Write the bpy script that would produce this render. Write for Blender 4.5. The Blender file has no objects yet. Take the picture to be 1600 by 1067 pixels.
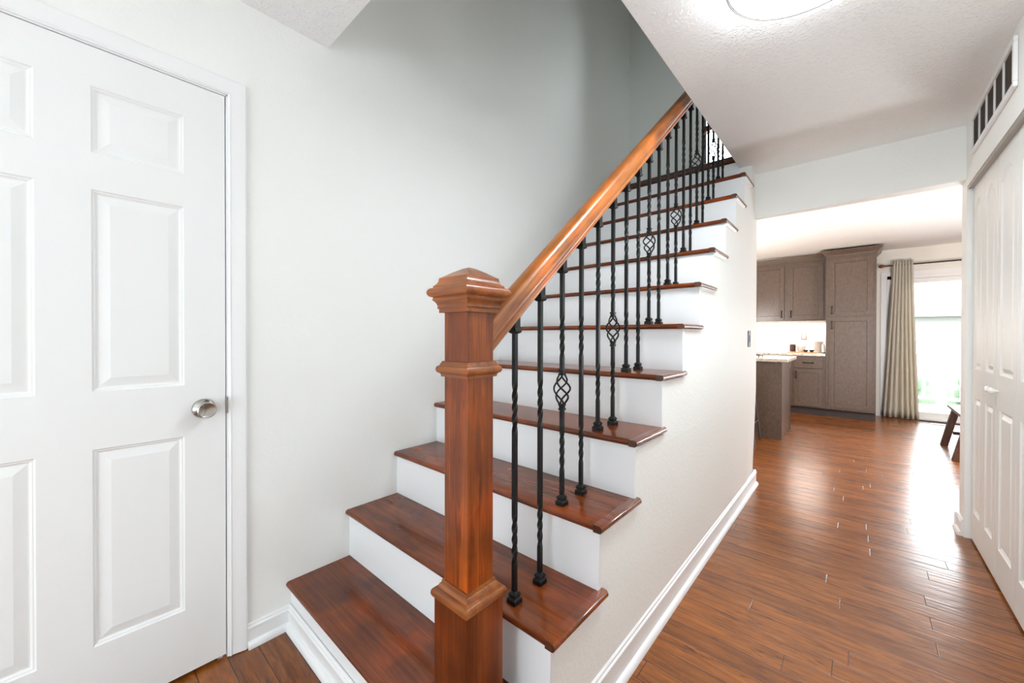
import bpy, math, random
from mathutils import Vector, Matrix

random.seed(7)
C = bpy.context.scene.collection
SC = bpy.context.scene

# ------------------------------------------------------------------ camera
CAM_H = 1.18469
yaw, pitch, roll = -0.7275, -0.0065, 0.0017
fw = Vector((math.sin(yaw) * math.cos(pitch), math.cos(yaw) * math.cos(pitch), math.sin(pitch)))
rt = Vector((math.cos(yaw), -math.sin(yaw), 0))
up = rt.cross(fw)
rt2 = rt * math.cos(roll) + up * math.sin(roll)
up2 = up * math.cos(roll) - rt * math.sin(roll)
cd = bpy.data.cameras.new('camera')
cam = bpy.data.objects.new('camera', cd)
C.objects.link(cam)
m = Matrix((rt2, up2, -fw)).transposed().to_4x4()
m.translation = (0, 0, CAM_H)
cam.matrix_world = m
cd.sensor_fit = 'HORIZONTAL'
cd.sensor_width = 36
cd.lens = 607.643 / 1600 * 36
cd.shift_y = -(533.5 - 528.18) / 1600
cd.clip_start = 0.02
cd.clip_end = 200
SC.camera = cam

# ------------------------------------------------------------------ view, world, lights
SC.view_settings.view_transform = 'Standard'
SC.view_settings.look = 'None'
SC.view_settings.exposure = 0.15
SC.view_settings.gamma = 1.0
SC.view_settings.use_curve_mapping = False
cy = SC.cycles
cy.use_denoising = True
cy.max_bounces = 10
cy.diffuse_bounces = 6
cy.glossy_bounces = 5
cy.transparent_max_bounces = 8
cy.sample_clamp_indirect = 6.0
cy.caustics_reflective = False
cy.caustics_refractive = False

W = bpy.data.worlds.new('sky')
SC.world = W
W.use_nodes = True
bg = W.node_tree.nodes['Background']
bg.inputs['Color'].default_value = (0.88, 0.94, 1.0, 1)
bg.inputs['Strength'].default_value = 18.0


def area(name, loc, rot, sx, sy, power, col=(1, 1, 1), portal=False, spread=180):
    d = bpy.data.lights.new(name, 'AREA')
    d.shape = 'RECTANGLE'
    d.size, d.size_y = sx, sy
    d.energy = power
    d.color = col
    d.spread = math.radians(spread)
    if portal:
        d.cycles.is_portal = True
    o = bpy.data.objects.new(name, d)
    o.location = loc
    o.rotation_euler = rot
    C.objects.link(o)
    return o


R90 = math.pi / 2
# added fill light behind the camera, tilted upward, no opening there (faces +y)
area('rear_fill_area', (-0.55, -2.6, 0.55), (R90 + 0.65, 0, 0), 1.9, 1.0, 30, (0.79, 0.91, 1.0))
# sky portals at the glass door and the landing window
area('glass_door_portal', (1.30, 8.05, 1.05), (-R90, 0, 0), 1.95, 2.05, 1, portal=True)
area('landing_window_portal', (-0.87, 3.69, 3.2), (-R90, 0, 0), 0.36, 1.3, 1, portal=True)


def bulb(name, loc, power, col, radius=0.12):
    d = bpy.data.lights.new(name, 'POINT')
    d.energy = power
    d.color = col
    d.shadow_soft_size = radius
    o = bpy.data.objects.new(name, d)
    o.location = loc
    C.objects.link(o)


# unseen bulb added behind the camera to brighten ceiling and risers
bulb('rear_fill_bulb', (0.15, -2.3, 1.0), 49, (0.79, 0.91, 1.0), 0.25)
# bulbs added as fill for kitchen and hall, hidden by the walls
bulb('kitchen_fill_bulb', (-1.5, 5.6, 1.45), 58, (0.98, 0.97, 0.95))
bulb('dining_fill_bulb', (1.0, 5.2, 1.15), 80, (0.93, 0.97, 1.0))

# ------------------------------------------------------------------ materials


def S(r, g, b):
    f = lambda c: (c / 255 / 12.92) if c / 255 <= 0.04045 else ((c / 255 + 0.055) / 1.055) ** 2.4
    return (f(r), f(g), f(b), 1)


def new_mat(name):
    mt = bpy.data.materials.new(name)
    mt.use_nodes = True
    return mt, mt.node_tree, mt.node_tree.nodes['Principled BSDF']


def plain(name, col, rough=0.5, metal=0.0, spec=0.5, coat=0.0, emit=None, es=0):
    mt, nt, b = new_mat(name)
    b.inputs['Base Color'].default_value = col
    b.inputs['Roughness'].default_value = rough
    b.inputs['Metallic'].default_value = metal
    b.inputs['Specular IOR Level'].default_value = spec
    b.inputs['Coat Weight'].default_value = coat
    if emit:
        b.inputs['Emission Color'].default_value = emit
        b.inputs['Emission Strength'].default_value = es
    return mt


def add(nt, t, **kw):
    n = nt.nodes.new(t)
    for k, v in kw.items():
        setattr(n, k, v)
    return n


def coords(nt, scale=(1, 1, 1), rot=(0, 0, 0)):
    tc = add(nt, 'ShaderNodeTexCoord')
    mp = add(nt, 'ShaderNodeMapping')
    mp.inputs['Scale'].default_value = scale
    mp.inputs['Rotation'].default_value = rot
    nt.links.new(tc.outputs['Object'], mp.inputs['Vector'])
    return mp.outputs['Vector']


def noise(nt, vec, scale, detail=4, rough=0.55, dist=0.0):
    n = add(nt, 'ShaderNodeTexNoise')
    n.inputs['Scale'].default_value = scale
    n.inputs['Detail'].default_value = detail
    n.inputs['Roughness'].default_value = rough
    n.inputs['Distortion'].default_value = dist
    nt.links.new(vec, n.inputs['Vector'])
    return n.outputs['Fac']


def ramp(nt, fac, stops):
    r = add(nt, 'ShaderNodeValToRGB')
    e = r.color_ramp.elements
    while len(e) < len(stops):
        e.new(0.5)
    for el, (p, c) in zip(e, stops):
        el.position = p
        el.color = c
    nt.links.new(fac, r.inputs['Fac'])
    return r.outputs['Color']


def mix(nt, a, b, fac, mode='MIX'):
    n = add(nt, 'ShaderNodeMix', data_type='RGBA', blend_type=mode)
    for s, v in ((6, a), (7, b)):
        if hasattr(v, 'default_value') or hasattr(v, 'is_linked'):
            nt.links.new(v, n.inputs[s])
        else:
            n.inputs[s].default_value = v
    if isinstance(fac, (int, float)):
        n.inputs[0].default_value = fac
    else:
        nt.links.new(fac, n.inputs[0])
    return n.outputs[2]


def bump(nt, b, h, strength=0.2, dist=0.002):
    n = add(nt, 'ShaderNodeBump')
    n.inputs['Strength'].default_value = strength
    n.inputs['Distance'].default_value = dist
    nt.links.new(h, n.inputs['Height'])
    nt.links.new(n.outputs['Normal'], b.inputs['Normal'])


def paint(name, col, scale=90, strength=0.25, dist=0.002, rough=0.55, lo=0.45, hi=0.62):
    mt, nt, b = new_mat(name)
    b.inputs['Base Color'].default_value = col
    b.inputs['Roughness'].default_value = rough
    b.inputs['Specular IOR Level'].default_value = 0.35
    v = coords(nt)
    f = noise(nt, v, scale, 3, 0.5, 0.4)
    h = ramp(nt, f, [(lo, (0, 0, 0, 1)), (hi, (1, 1, 1, 1))])
    bump(nt, b, h, strength, dist)
    return mt


def wood(name, cols, axis='X', rough=0.3, coat=0.4, seed=0.0, tilt=0.0, fine=1.0, blotch=2.4):
    """cols: dark, mid, light. axis: grain direction in object space."""
    mt, nt, b = new_mat(name)
    along, across = 1.0, 14.0
    sc = {'X': (along, across, across), 'Y': (across, along, across), 'Z': (across, across, along)}[axis]
    tc = add(nt, 'ShaderNodeTexCoord')
    mp0 = add(nt, 'ShaderNodeMapping')
    mp0.inputs['Rotation'].default_value = (tilt, 0, 0)
    mp0.inputs['Location'].default_value = (seed, seed * 1.3, seed * 0.7)
    nt.links.new(tc.outputs['Object'], mp0.inputs['Vector'])
    mp = add(nt, 'ShaderNodeMapping')
    mp.inputs['Scale'].default_value = sc
    nt.links.new(mp0.outputs['Vector'], mp.inputs['Vector'])
    v = mp.outputs['Vector']
    big = noise(nt, v, 0.9, 3, 0.55, 0.7)
    mid = noise(nt, v, 3.2, 5, 0.65, 1.2)
    mp2 = add(nt, 'ShaderNodeMapping')
    k = 9.0
    mp2.inputs['Scale'].default_value = {'X': (1, k, k), 'Y': (k, 1, k), 'Z': (k, k, 1)}[axis]
    nt.links.new(v, mp2.inputs['Vector'])
    fin = noise(nt, mp2.outputs['Vector'], 1.8 * fine, 3, 0.6, 0.2)
    blot = noise(nt, mp0.outputs['Vector'], blotch * 2.2, 3, 0.5, 0.4)
    d, md, lt = cols
    base = ramp(nt, mid, [(0.30, d), (0.50, md), (0.72, lt)])
    base2 = ramp(nt, big, [(0.30, d), (0.52, md), (0.78, lt)])
    c = mix(nt, base, base2, 0.5)
    bl = ramp(nt, blot, [(0.28, (0.64, 0.58, 0.54, 1)), (0.50, (1, 1, 1, 1)), (0.72, (1.75, 1.42, 1.0, 1))])
    c = mix(nt, c, bl, 0.9, 'MULTIPLY')
    fr = ramp(nt, fin, [(0.36, (0.58, 0.50, 0.44, 1)), (0.50, (1, 1, 1, 1))])
    c = mix(nt, c, fr, 0.5, 'MULTIPLY')
    nt.links.new(c, b.inputs['Base Color'])
    b.inputs['Roughness'].default_value = rough
    b.inputs['Specular IOR Level'].default_value = 0.36
    b.inputs['Coat Weight'].default_value = coat
    b.inputs['Coat Roughness'].default_value = 0.14
    bump(nt, b, fin, 0.06, 0.0005)
    return mt


M = {}
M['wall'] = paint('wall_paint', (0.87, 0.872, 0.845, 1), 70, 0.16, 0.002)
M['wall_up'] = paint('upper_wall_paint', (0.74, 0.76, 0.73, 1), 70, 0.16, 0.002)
M['kwall'] = paint('kitchen_wall_paint', (0.85, 0.82, 0.76, 1), 70, 0.1, 0.002)
M['ceil'] = paint('ceiling_texture', (0.90, 0.905, 0.90, 1), 85, 0.5, 0.004, 0.7, 0.50, 0.68)
M['kceil'] = paint('kitchen_ceiling_texture', (0.88, 0.87, 0.85, 1), 85, 0.5, 0.004, 0.7, 0.5, 0.68)
M['trim'] = plain('white_trim', (0.86, 0.86, 0.86, 1), 0.3)
M['door'] = paint('white_door_paint', (0.84, 0.84, 0.83, 1), 160, 0.05, 0.001, 0.38)
M['closet'] = paint('closet_door_paint', (0.80, 0.79, 0.765, 1), 160, 0.05, 0.001, 0.38)
M['riser'] = plain('white_riser_paint', (0.85, 0.86, 0.87, 1), 0.35)
M['tread'] = wood('tread_oak', (S(76, 34, 14), S(106, 50, 22), S(142, 74, 32)), 'X', 0.17, 0.15, 0.0)
M['post'] = wood('post_oak', (S(70, 26, 6), S(126, 58, 16), S(184, 100, 34)), 'Z', 0.33, 0.12, 3.0)
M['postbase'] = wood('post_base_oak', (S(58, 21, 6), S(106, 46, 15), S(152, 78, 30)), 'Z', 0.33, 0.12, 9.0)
M['cap'] = wood('cap_oak', (S(86, 40, 14), S(138, 76, 34), S(178, 112, 56)), 'X', 0.32, 0.15, 5.0)
M['rail'] = wood('rail_oak', (S(96, 48, 14), S(150, 84, 32), S(194, 122, 54)), 'Y', 0.34, 0.12, 1.0, tilt=-math.atan(0.843))
M['endgrain'] = wood('end_grain', (S(48, 24, 14), S(82, 46, 30), S(104, 62, 40)), 'Y', 0.35, 0.3, 2.0)
M['darkwood'] = wood('dark_landing_oak', (S(46, 22, 12), S(80, 42, 24), S(104, 58, 32)), 'X', 0.3, 0.3, 6.0)
M['iron'] = plain('black_iron', (0.005, 0.005, 0.005, 1), 0.42, 0.0, 0.28)
M['steel'] = plain('satin_nickel', (0.46, 0.44, 0.41, 1), 0.24, 1.0)
M['bronze'] = plain('dark_bronze', (0.03, 0.022, 0.018, 1), 0.35, 0.6)
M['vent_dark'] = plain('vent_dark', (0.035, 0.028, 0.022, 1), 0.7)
M['track'] = plain('grey_track', (0.36, 0.34, 0.31, 1), 0.45, 0.3)
M['white_gloss'] = plain('white_gloss', (0.86, 0.86, 0.84, 1), 0.2)
M['vinyl'] = plain('white_vinyl', (0.85, 0.85, 0.84, 1), 0.35)
M['diffuser'] = plain('lamp_diffuser', (0.9, 0.9, 0.88, 1), 0.4, emit=(0.84, 0.94, 1.0, 1), es=46.0)
M['shade'] = plain('lamp_shade_side', (0.9, 0.9, 0.88, 1), 0.4, emit=(0.90, 0.96, 1.0, 1), es=15.0)
M['switch_dark'] = plain('grey_plate', (0.10, 0.10, 0.105, 1), 0.35, 0.5)
M['brownplate'] = plain('brown_plate', (0.10, 0.06, 0.045, 1), 0.4)
M['deck'] = plain('pale_deck', (0.55, 0.54, 0.52, 1), 0.7)
M['ext_white'] = plain('white_railing', (0.80, 0.80, 0.80, 1), 0.5)
M['facade'] = plain('neighbour_facade', (0.19, 0.185, 0.175, 1), 0.8)
M['roof'] = plain('neighbour_roof', (0.11, 0.11, 0.11, 1), 0.8)


def mk_glass():
    mt = bpy.data.materials.new('clear_glass')
    mt.use_nodes = True
    nt = mt.node_tree
    nt.nodes.clear()
    out = add(nt, 'ShaderNodeOutputMaterial')
    tr = add(nt, 'ShaderNodeBsdfTransparent')
    tr.inputs['Color'].default_value = (0.97, 0.985, 0.98, 1)
    gl = add(nt, 'ShaderNodeBsdfGlossy')
    gl.inputs['Roughness'].default_value = 0.02
    mx = add(nt, 'ShaderNodeMixShader')
    fr = add(nt, 'ShaderNodeFresnel')
    fr.inputs['IOR'].default_value = 1.45
    nt.links.new(fr.outputs['Fac'], mx.inputs['Fac'])
    nt.links.new(tr.outputs['BSDF'], mx.inputs[1])
    nt.links.new(gl.outputs['BSDF'], mx.inputs[2])
    nt.links.new(mx.outputs['Shader'], out.inputs['Surface'])
    return mt


M['glass'] = mk_glass()


def mk_floor():
    mt, nt, b = new_mat('plank_floor')
    L = nt.links
    tc = add(nt, 'ShaderNodeTexCoord')
    v = tc.outputs['Object']
    PW, PL = 0.092, 1.15

    def ma(op, a, c=None, d=None):
        n = add(nt, 'ShaderNodeMath', operation=op)
        for i, x in enumerate((a, c, d)):
            if x is None:
                continue
            if isinstance(x, (int, float)):
                n.inputs[i].default_value = x
            else:
                L.new(x, n.inputs[i])
        return n.outputs[0]
    sp = add(nt, 'ShaderNodeSeparateXYZ')
    L.new(v, sp.inputs[0])
    yr = ma('DIVIDE', sp.outputs['Y'], PW)
    row = ma('FLOOR', yr)
    wn = add(nt, 'ShaderNodeTexWhiteNoise', noise_dimensions='1D')
    L.new(row, wn.inputs['W'])
    xr = ma('ADD', ma('DIVIDE', sp.outputs['X'], PL), ma('MULTIPLY', wn.outputs['Value'], 7.3))
    col = ma('FLOOR', xr)
    cid = add(nt, 'ShaderNodeCombineXYZ')
    L.new(row, cid.inputs[0])
    L.new(col, cid.inputs[1])
    wn2 = add(nt, 'ShaderNodeTexWhiteNoise', noise_dimensions='3D')
    L.new(cid.outputs[0], wn2.inputs['Vector'])
    pid = wn2.outputs['Value']
    # gap mask: 1 in the grooves
    fy = ma('FRACT', yr)
    fx = ma('FRACT', xr)
    dy = ma('MULTIPLY', ma('MINIMUM', fy, ma('SUBTRACT', 1.0, fy)), PW)
    dx = ma('MULTIPLY', ma('MINIMUM', fx, ma('SUBTRACT', 1.0, fx)), PL)
    dd = ma('MINIMUM', dy, dx)
    g = add(nt, 'ShaderNodeMapRange', interpolation_type='SMOOTHSTEP')
    g.inputs['From Min'].default_value = 0.0006
    g.inputs['From Max'].default_value = 0.0020
    g.inputs['To Min'].default_value = 1.0
    g.inputs['To Max'].default_value = 0.0
    L.new(dd, g.inputs['Value'])
    gap = g.outputs['Result']
    sh = add(nt, 'ShaderNodeVectorMath', operation='MULTIPLY_ADD')
    L.new(wn2.outputs['Color'], sh.inputs[0])
    sh.inputs[1].default_value = (9.0, 7.0, 0.0)
    L.new(v, sh.inputs[2])

    def mapped(sx, sy):
        mp = add(nt, 'ShaderNodeMapping')
        mp.inputs['Scale'].default_value = (sx, sy, 1)
        L.new(sh.outputs['Vector'], mp.inputs['Vector'])
        return mp.outputs['Vector']
    st = noise(nt, mapped(5.0, 38), 1.0, 5, 0.65, 0.5)
    fl = noise(nt, mapped(16, 150), 1.0, 3, 0.6, 0.5)
    pat = noise(nt, mapped(4.0, 14), 1.0, 3, 0.6, 0.4)
    base = ramp(nt, st, [(0.30, S(102, 54, 18)), (0.50, S(134, 75, 25)), (0.72, S(156, 92, 36))])
    tone = ramp(nt, pid, [(0.0, (0.80, 0.76, 0.73, 1)), (0.45, (1.0, 1.0, 1.0, 1)), (1.0, (1.16, 1.14, 1.10, 1))])
    c = mix(nt, base, tone, 1.0, 'MULTIPLY')
    fk = ramp(nt, fl, [(0.36, (0.20, 0.16, 0.13, 1)), (0.48, (1, 1, 1, 1))])
    pk = ramp(nt, pat, [(0.46, (0.12, 0.12, 0.12, 1)), (0.66, (0.9, 0.9, 0.9, 1))])
    c = mix(nt, c, fk, pk, 'MULTIPLY')
    gc = ramp(nt, gap, [(0.0, (1, 1, 1, 1)), (1.0, (0.16, 0.12, 0.10, 1))])
    c = mix(nt, c, gc, 1.0, 'MULTIPLY')
    L.new(c, b.inputs['Base Color'])
    rr = add(nt, 'ShaderNodeMapRange')
    rr.inputs['To Min'].default_value = 0.20
    rr.inputs['To Max'].default_value = 0.30
    L.new(st, rr.inputs['Value'])
    L.new(rr.outputs['Result'], b.inputs['Roughness'])
    b.inputs['Specular IOR Level'].default_value = 0.5
    wv = noise(nt, mapped(4, 55), 1.0, 2, 0.5, 0.3)
    h = ma('ADD', ma('MULTIPLY', gap, -1.5), ma('ADD', wv, ma('MULTIPLY', pid, 0.25)))
    b.inputs['Coat Weight'].default_value = 0.18
    b.inputs['Coat Roughness'].default_value = 0.5
    bump(nt, b, h, 0.42, 0.0026)
    return mt


M['floor'] = mk_floor()


def mk_cabinet():
    mt, nt, b = new_mat('taupe_cabinet')
    v = coords(nt, (16, 16, 9))
    f = noise(nt, v, 2.5, 5, 0.65, 0.4)
    v2 = coords(nt, (60, 60, 30))
    f2 = noise(nt, v2, 2.0, 3, 0.6)
    c = ramp(nt, f, [(0.3, S(90, 73, 62)), (0.7, S(112, 93, 81))])
    c2 = ramp(nt, f2, [(0.35, (0.86, 0.85, 0.84, 1)), (0.6, (1, 1, 1, 1))])
    c = mix(nt, c, c2, 0.8, 'MULTIPLY')
    nt.links.new(c, b.inputs['Base Color'])
    b.inputs['Roughness'].default_value = 0.30
    return mt


M['cab'] = mk_cabinet()
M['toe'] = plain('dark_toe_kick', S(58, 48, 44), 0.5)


def mk_granite():
    mt, nt, b = new_mat('pale_granite')
    v = coords(nt)
    f = noise(nt, v, 26, 5, 0.7, 0.3)
    f2 = noise(nt, v, 70, 2, 0.6)
    c = ramp(nt, f, [(0.30, S(150, 128, 104)), (0.45, S(214, 204, 188)), (0.62, S(236, 230, 220))])
    k = ramp(nt, f2, [(0.27, (0.12, 0.11, 0.10, 1)), (0.34, (1, 1, 1, 1))])
    c = mix(nt, c, k, 1.0, 'MULTIPLY')
    nt.links.new(c, b.inputs['Base Color'])
    b.inputs['Roughness'].default_value = 0.15
    return mt


M['granite'] = mk_granite()


def mk_curtain():
    mt, nt, b = new_mat('khaki_curtain')
    v = coords(nt, (60, 60, 260))
    f = noise(nt, v, 4, 2, 0.5)
    c = ramp(nt, f, [(0.3, S(206, 199, 184)), (0.7, S(224, 217, 204))])
    nt.links.new(c, b.inputs['Base Color'])
    b.inputs['Roughness'].default_value = 0.85
    b.inputs['Specular IOR Level'].default_value = 0.1
    tl = add(nt, 'ShaderNodeBsdfTranslucent')
    nt.links.new(c, tl.inputs['Color'])
    mx = add(nt, 'ShaderNodeMixShader')
    mx.inputs['Fac'].default_value = 0.25
    out = nt.nodes['Material Output']
    nt.links.new(b.outputs['BSDF'], mx.inputs[1])
    nt.links.new(tl.outputs['BSDF'], mx.inputs[2])
    nt.links.new(mx.outputs['Shader'], out.inputs['Surface'])
    return mt


M['curtain'] = mk_curtain()
M['lining'] = plain('grey_curtain_lining', S(120, 122, 116), 0.85)


def mk_hedge():
    mt, nt, b = new_mat('hedge_leaves')
    v = coords(nt)
    f = noise(nt, v, 9, 5, 0.7)
    c = ramp(nt, f, [(0.3, (0.025, 0.05, 0.02, 1)), (0.7, (0.08, 0.115, 0.065, 1))])
    nt.links.new(c, b.inputs['Base Color'])
    b.inputs['Roughness'].default_value = 0.8
    return mt


M['hedge'] = mk_hedge()
M['grass'] = plain('pale_lawn', (0.07, 0.10, 0.05, 1), 0.9)


def mk_pattern():
    mt, nt, b = new_mat('patterned_ceramic')
    v = coords(nt, (1, 1, 1), (0, math.radians(45), 0))
    w = add(nt, 'ShaderNodeTexWave', wave_type='BANDS', bands_direction='X')
    w.inputs['Scale'].default_value = 16
    w.inputs['Distortion'].default_value = 2.5
    w.inputs['Detail'].default_value = 1
    nt.links.new(v, w.inputs['Vector'])
    c = ramp(nt, w.outputs['Fac'], [(0.35, S(140, 132, 124)), (0.6, S(232, 228, 222))])
    nt.links.new(c, b.inputs['Base Color'])
    b.inputs['Roughness'].default_value = 0.3
    return mt


M['pattern'] = mk_pattern()
M['maple'] = wood('tray_wood', (S(170, 110, 66), S(206, 150, 100), S(226, 178, 128)), 'X', 0.45, 0.1, 4.0)
M['bench'] = wood('bench_walnut', (S(52, 34, 30), S(84, 58, 52), S(108, 78, 68)), 'Z', 0.35, 0.3, 8.0)
M['coffee'] = plain('coffee_beans', S(70, 44, 34), 0.5)
M['navy'] = plain('dark_teal_glaze', S(18, 34, 46), 0.25)
M['cream'] = plain('cream_ceramic', S(232, 222, 206), 0.3)

# ------------------------------------------------------------------ mesh helpers


class MB:
    def __init__(self):
        self.v, self.f, self.mi = [], [], []
        self.cur = 0

    def vert(self, p):
        self.v.append(tuple(p))
        return len(self.v) - 1

    def face(self, idx):
        self.f.append(tuple(idx))
        self.mi.append(self.cur)

    def poly(self, pts):
        self.face([self.vert(p) for p in pts])

    def box(self, a, b):
        (x0, y0, z0), (x1, y1, z1) = a, b
        x0, x1 = min(x0, x1), max(x0, x1)
        y0, y1 = min(y0, y1), max(y0, y1)
        z0, z1 = min(z0, z1), max(z0, z1)
        i = [self.vert(p) for p in ((x0, y0, z0), (x1, y0, z0), (x1, y1, z0), (x0, y1, z0), (x0, y0, z1), (x1, y0, z1), (x1, y1, z1), (x0, y1, z1))]
        for q in ((0, 3, 2, 1), (4, 5, 6, 7), (0, 1, 5, 4), (1, 2, 6, 5), (2, 3, 7, 6), (3, 0, 4, 7)):
            self.face([i[k] for k in q])
        return self

    def rings(self, rings, cap=True, close=True):
        ids = [[self.vert(p) for p in r] for r in rings]
        n = len(ids[0])
        for a, b in zip(ids, ids[1:]):
            for k in range(n if close else n - 1):
                j = (k + 1) % n
                self.face((a[k], a[j], b[j], b[k]))
        if cap:
            self.face(list(reversed(ids[0])))
            self.face(ids[-1])
        return self

    def extrude(self, prof, p0, p1, U, V, cap=True):
        """prof: (u,v) closed polygon; swept from p0 to p1, axes U,V."""
        U, V = Vector(U), Vector(V)
        return self.rings([[Vector(p) + U * u + V * v for u, v in prof] for p in (p0, p1)], cap)

    def lathe(self, prof, origin, axis='Z', seg=24):
        o = Vector(origin)
        ax = {'X': (Vector((0, 1, 0)), Vector((0, 0, 1)), Vector((1, 0, 0))), '-X': (Vector((0, 0, 1)), Vector((0, 1, 0)), Vector((-1, 0, 0))),
              'Y': (Vector((0, 0, 1)), Vector((1, 0, 0)), Vector((0, 1, 0))), '-Y': (Vector((1, 0, 0)), Vector((0, 0, 1)), Vector((0, -1, 0))),
              'Z': (Vector((1, 0, 0)), Vector((0, 1, 0)), Vector((0, 0, 1))), '-Z': (Vector((0, 1, 0)), Vector((1, 0, 0)), Vector((0, 0, -1)))}[axis]
        rs = []
        for r, h in prof:
            r = max(r, 1e-5)
            rs.append([o + ax[0] * (r * math.cos(2 * math.pi * k / seg)) + ax[1] * (r * math.sin(2 * math.pi * k / seg)) + ax[2] * h for k in range(seg)])
        return self.rings(rs)

    def tube(self, pts, r, seg=8):
        pts = [Vector(p) for p in pts]
        rs = []
        ref = None
        for i, p in enumerate(pts):
            t = (pts[min(i + 1, len(pts) - 1)] - pts[max(i - 1, 0)]).normalized()
            if ref is None:
                ref = t.orthogonal().normalized()
            ref = (ref - t * ref.dot(t)).normalized()
            bi = t.cross(ref)
            rs.append([p + ref * (r * math.cos(2 * math.pi * k / seg)) + bi * (r * math.sin(2 * math.pi * k / seg)) for k in range(seg)])
        return self.rings(rs)

    def square_stack(self, prof, cx, cy_):
        """prof: (half width, z) stack of squares."""
        return self.rings([[(cx - h, cy_ - h, z), (cx + h, cy_ - h, z), (cx + h, cy_ + h, z), (cx - h, cy_ + h, z)] for h, z in prof])

    def build(self, name, mat, parent=None, smooth=None, bevel=0.0, seg=2):
        o0 = ORIG.get(parent.name, Vector((0, 0, 0))) if parent else Vector((0, 0, 0))
        me = bpy.data.meshes.new(name)
        me.from_pydata([tuple(Vector(p) - o0) for p in self.v], [], self.f)
        mats = mat if isinstance(mat, (list, tuple)) else [mat]
        for mm in mats:
            me.materials.append(mm)
        if len(mats) > 1:
            for p, i in zip(me.polygons, self.mi):
                p.material_index = i
        import bmesh
        bm = bmesh.new()
        bm.from_mesh(me)
        bmesh.ops.recalc_face_normals(bm, faces=bm.faces)
        bm.to_mesh(me)
        bm.free()
        if smooth:
            me.shade_smooth()
            me.set_sharp_from_angle(angle=math.radians(smooth))
        o = bpy.data.objects.new(name, me)
        C.objects.link(o)
        if parent:
            o.parent = parent
            ORIG[o.name] = o0
        if bevel:
            b = o.modifiers.new('bevel', 'BEVEL')
            b.width = bevel
            b.segments = seg
            b.limit_method = 'ANGLE'
            b.angle_limit = math.radians(40)
            b.harden_normals = False
        return o


ORIG = {}


def tag(o, label, cat, group=None, kind=None):
    o['label'] = label
    if cat:
        o['category'] = cat
    if group:
        o['group'] = group
    if kind:
        o['kind'] = kind
    return o


def struct(o, label, cat):
    return tag(o, label, cat, None, 'structure')


def thing(name, loc, label, cat, group=None, kind=None):
    o = bpy.data.objects.new(name, None)
    o.empty_display_size = 0.05
    o.location = loc
    C.objects.link(o)
    ORIG[o.name] = Vector(loc)
    return tag(o, label, cat, group, kind)


def bullnose(r, n=8):
    """half circle points from (0,-r) to (0,r), bulging to -u."""
    return [(-r * math.cos(t), r * math.sin(t)) for t in [-R90 + math.pi * k / n for k in range(n + 1)]]


# ------------------------------------------------------------------ dimensions
XL = -1.7284
ZC = 2.43
RISE, RUN, R1, YN1, OV, TH = 0.2113, 0.2454, 0.1827, 0.5647, 0.0186, 0.0238
XS, XN = -0.5874, -0.5736
XO = -0.664
YH0, YH1 = 3.50, 3.62
XR = 0.471
YB = 7.95
YF = -3.4
TZ = lambda n: R1 + (n - 1) * RISE
NY = lambda n: YN1 + (n - 1) * RUN
RY = lambda n: NY(n) + OV


def xw(z):
    """the slightly leaning face of the wall under the stairs"""
    return -0.611 + 0.0236 * min(max(z, 0), 0.75) / 0.75


# ------------------------------------------------------------------ room shell
struct(MB().box((-4.4, YF - 0.2, -0.05), (3.0, YB + 0.06, 0)).build('floor', M['floor']), 'scraped reddish brown wooden plank floor running from hall into kitchen', 'floor')

b = MB()
b.box((XL - 0.1, YF - 0.1, ZC), (0.62, 0.7343, ZC + 0.28))
b.box((XO, 0.7343, ZC), (0.62, YH1, ZC + 0.28))
struct(b.build('ceiling', M['ceil']), 'textured off-white hall ceiling with a stairwell opening', 'ceiling')
struct(MB().box((-4.4, YH1, 2.45), (3.0, YB + 0.1, 2.6)).build('ceiling_kitchen', M['kceil']), 'bright textured kitchen ceiling beyond the header', 'ceiling')

DY0, DY1, DZ = -0.4045, 0.3645, 2.0525
b = MB()
b.box((XL - 0.14, YF, 0), (XL, DY0 - 0.012, 5.0))
b.box((XL - 0.14, DY1 + 0.012, 0), (XL, 3.72, 5.0))
b.box((XL - 0.14, DY0 - 0.012, DZ + 0.012), (XL, DY1 + 0.012, 5.0))
struct(b.build('wall_left', M['wall']), 'plain white wall along the stairs, with the panelled door', 'wall')

# wall under the stairs: columns of quads under each step
b = MB()
for n in range(1, 13):
    y0 = RY(n)
    y1 = RY(n + 1) if n < 12 else YH1
    zt = TZ(n) - TH * 0.5 if n < 12 else ZC
    zs = [0, min(0.375, zt), min(0.75, zt), zt] if zt > 0.75 else [0, zt * 0.5, zt]
    xf = (lambda z: xw(z)) if n < 12 else (lambda z: xw(z))
    for za, zb in zip(zs, zs[1:]):
        if zb - za > 1e-4:
            if n < 12:
                b.poly([(xf(za), y0, za), (xf(za), y1, za), (xf(zb), y1, zb), (xf(zb), y0, zb)])
            else:
                e = -0.022
                b.poly([(xf(za), y0, za), (xf(za) + e, y1, za), (xf(zb) + e, y1, zb), (xf(zb), y0, zb)])
                b.poly([(xf(za) + e, y1, za), (-0.76, y1, za), (-0.76, y1, zb), (xf(zb) + e, y1, zb)])
b.poly([(XS, RY(12), TZ(11)), (XO + 0.001, RY(12), TZ(11)), (XO + 0.001, RY(12), ZC), (XS, RY(12), ZC)])
struct(b.build('wall_stair', M['wall']), 'white hallway wall under the open side of the stairs', 'wall')

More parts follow.
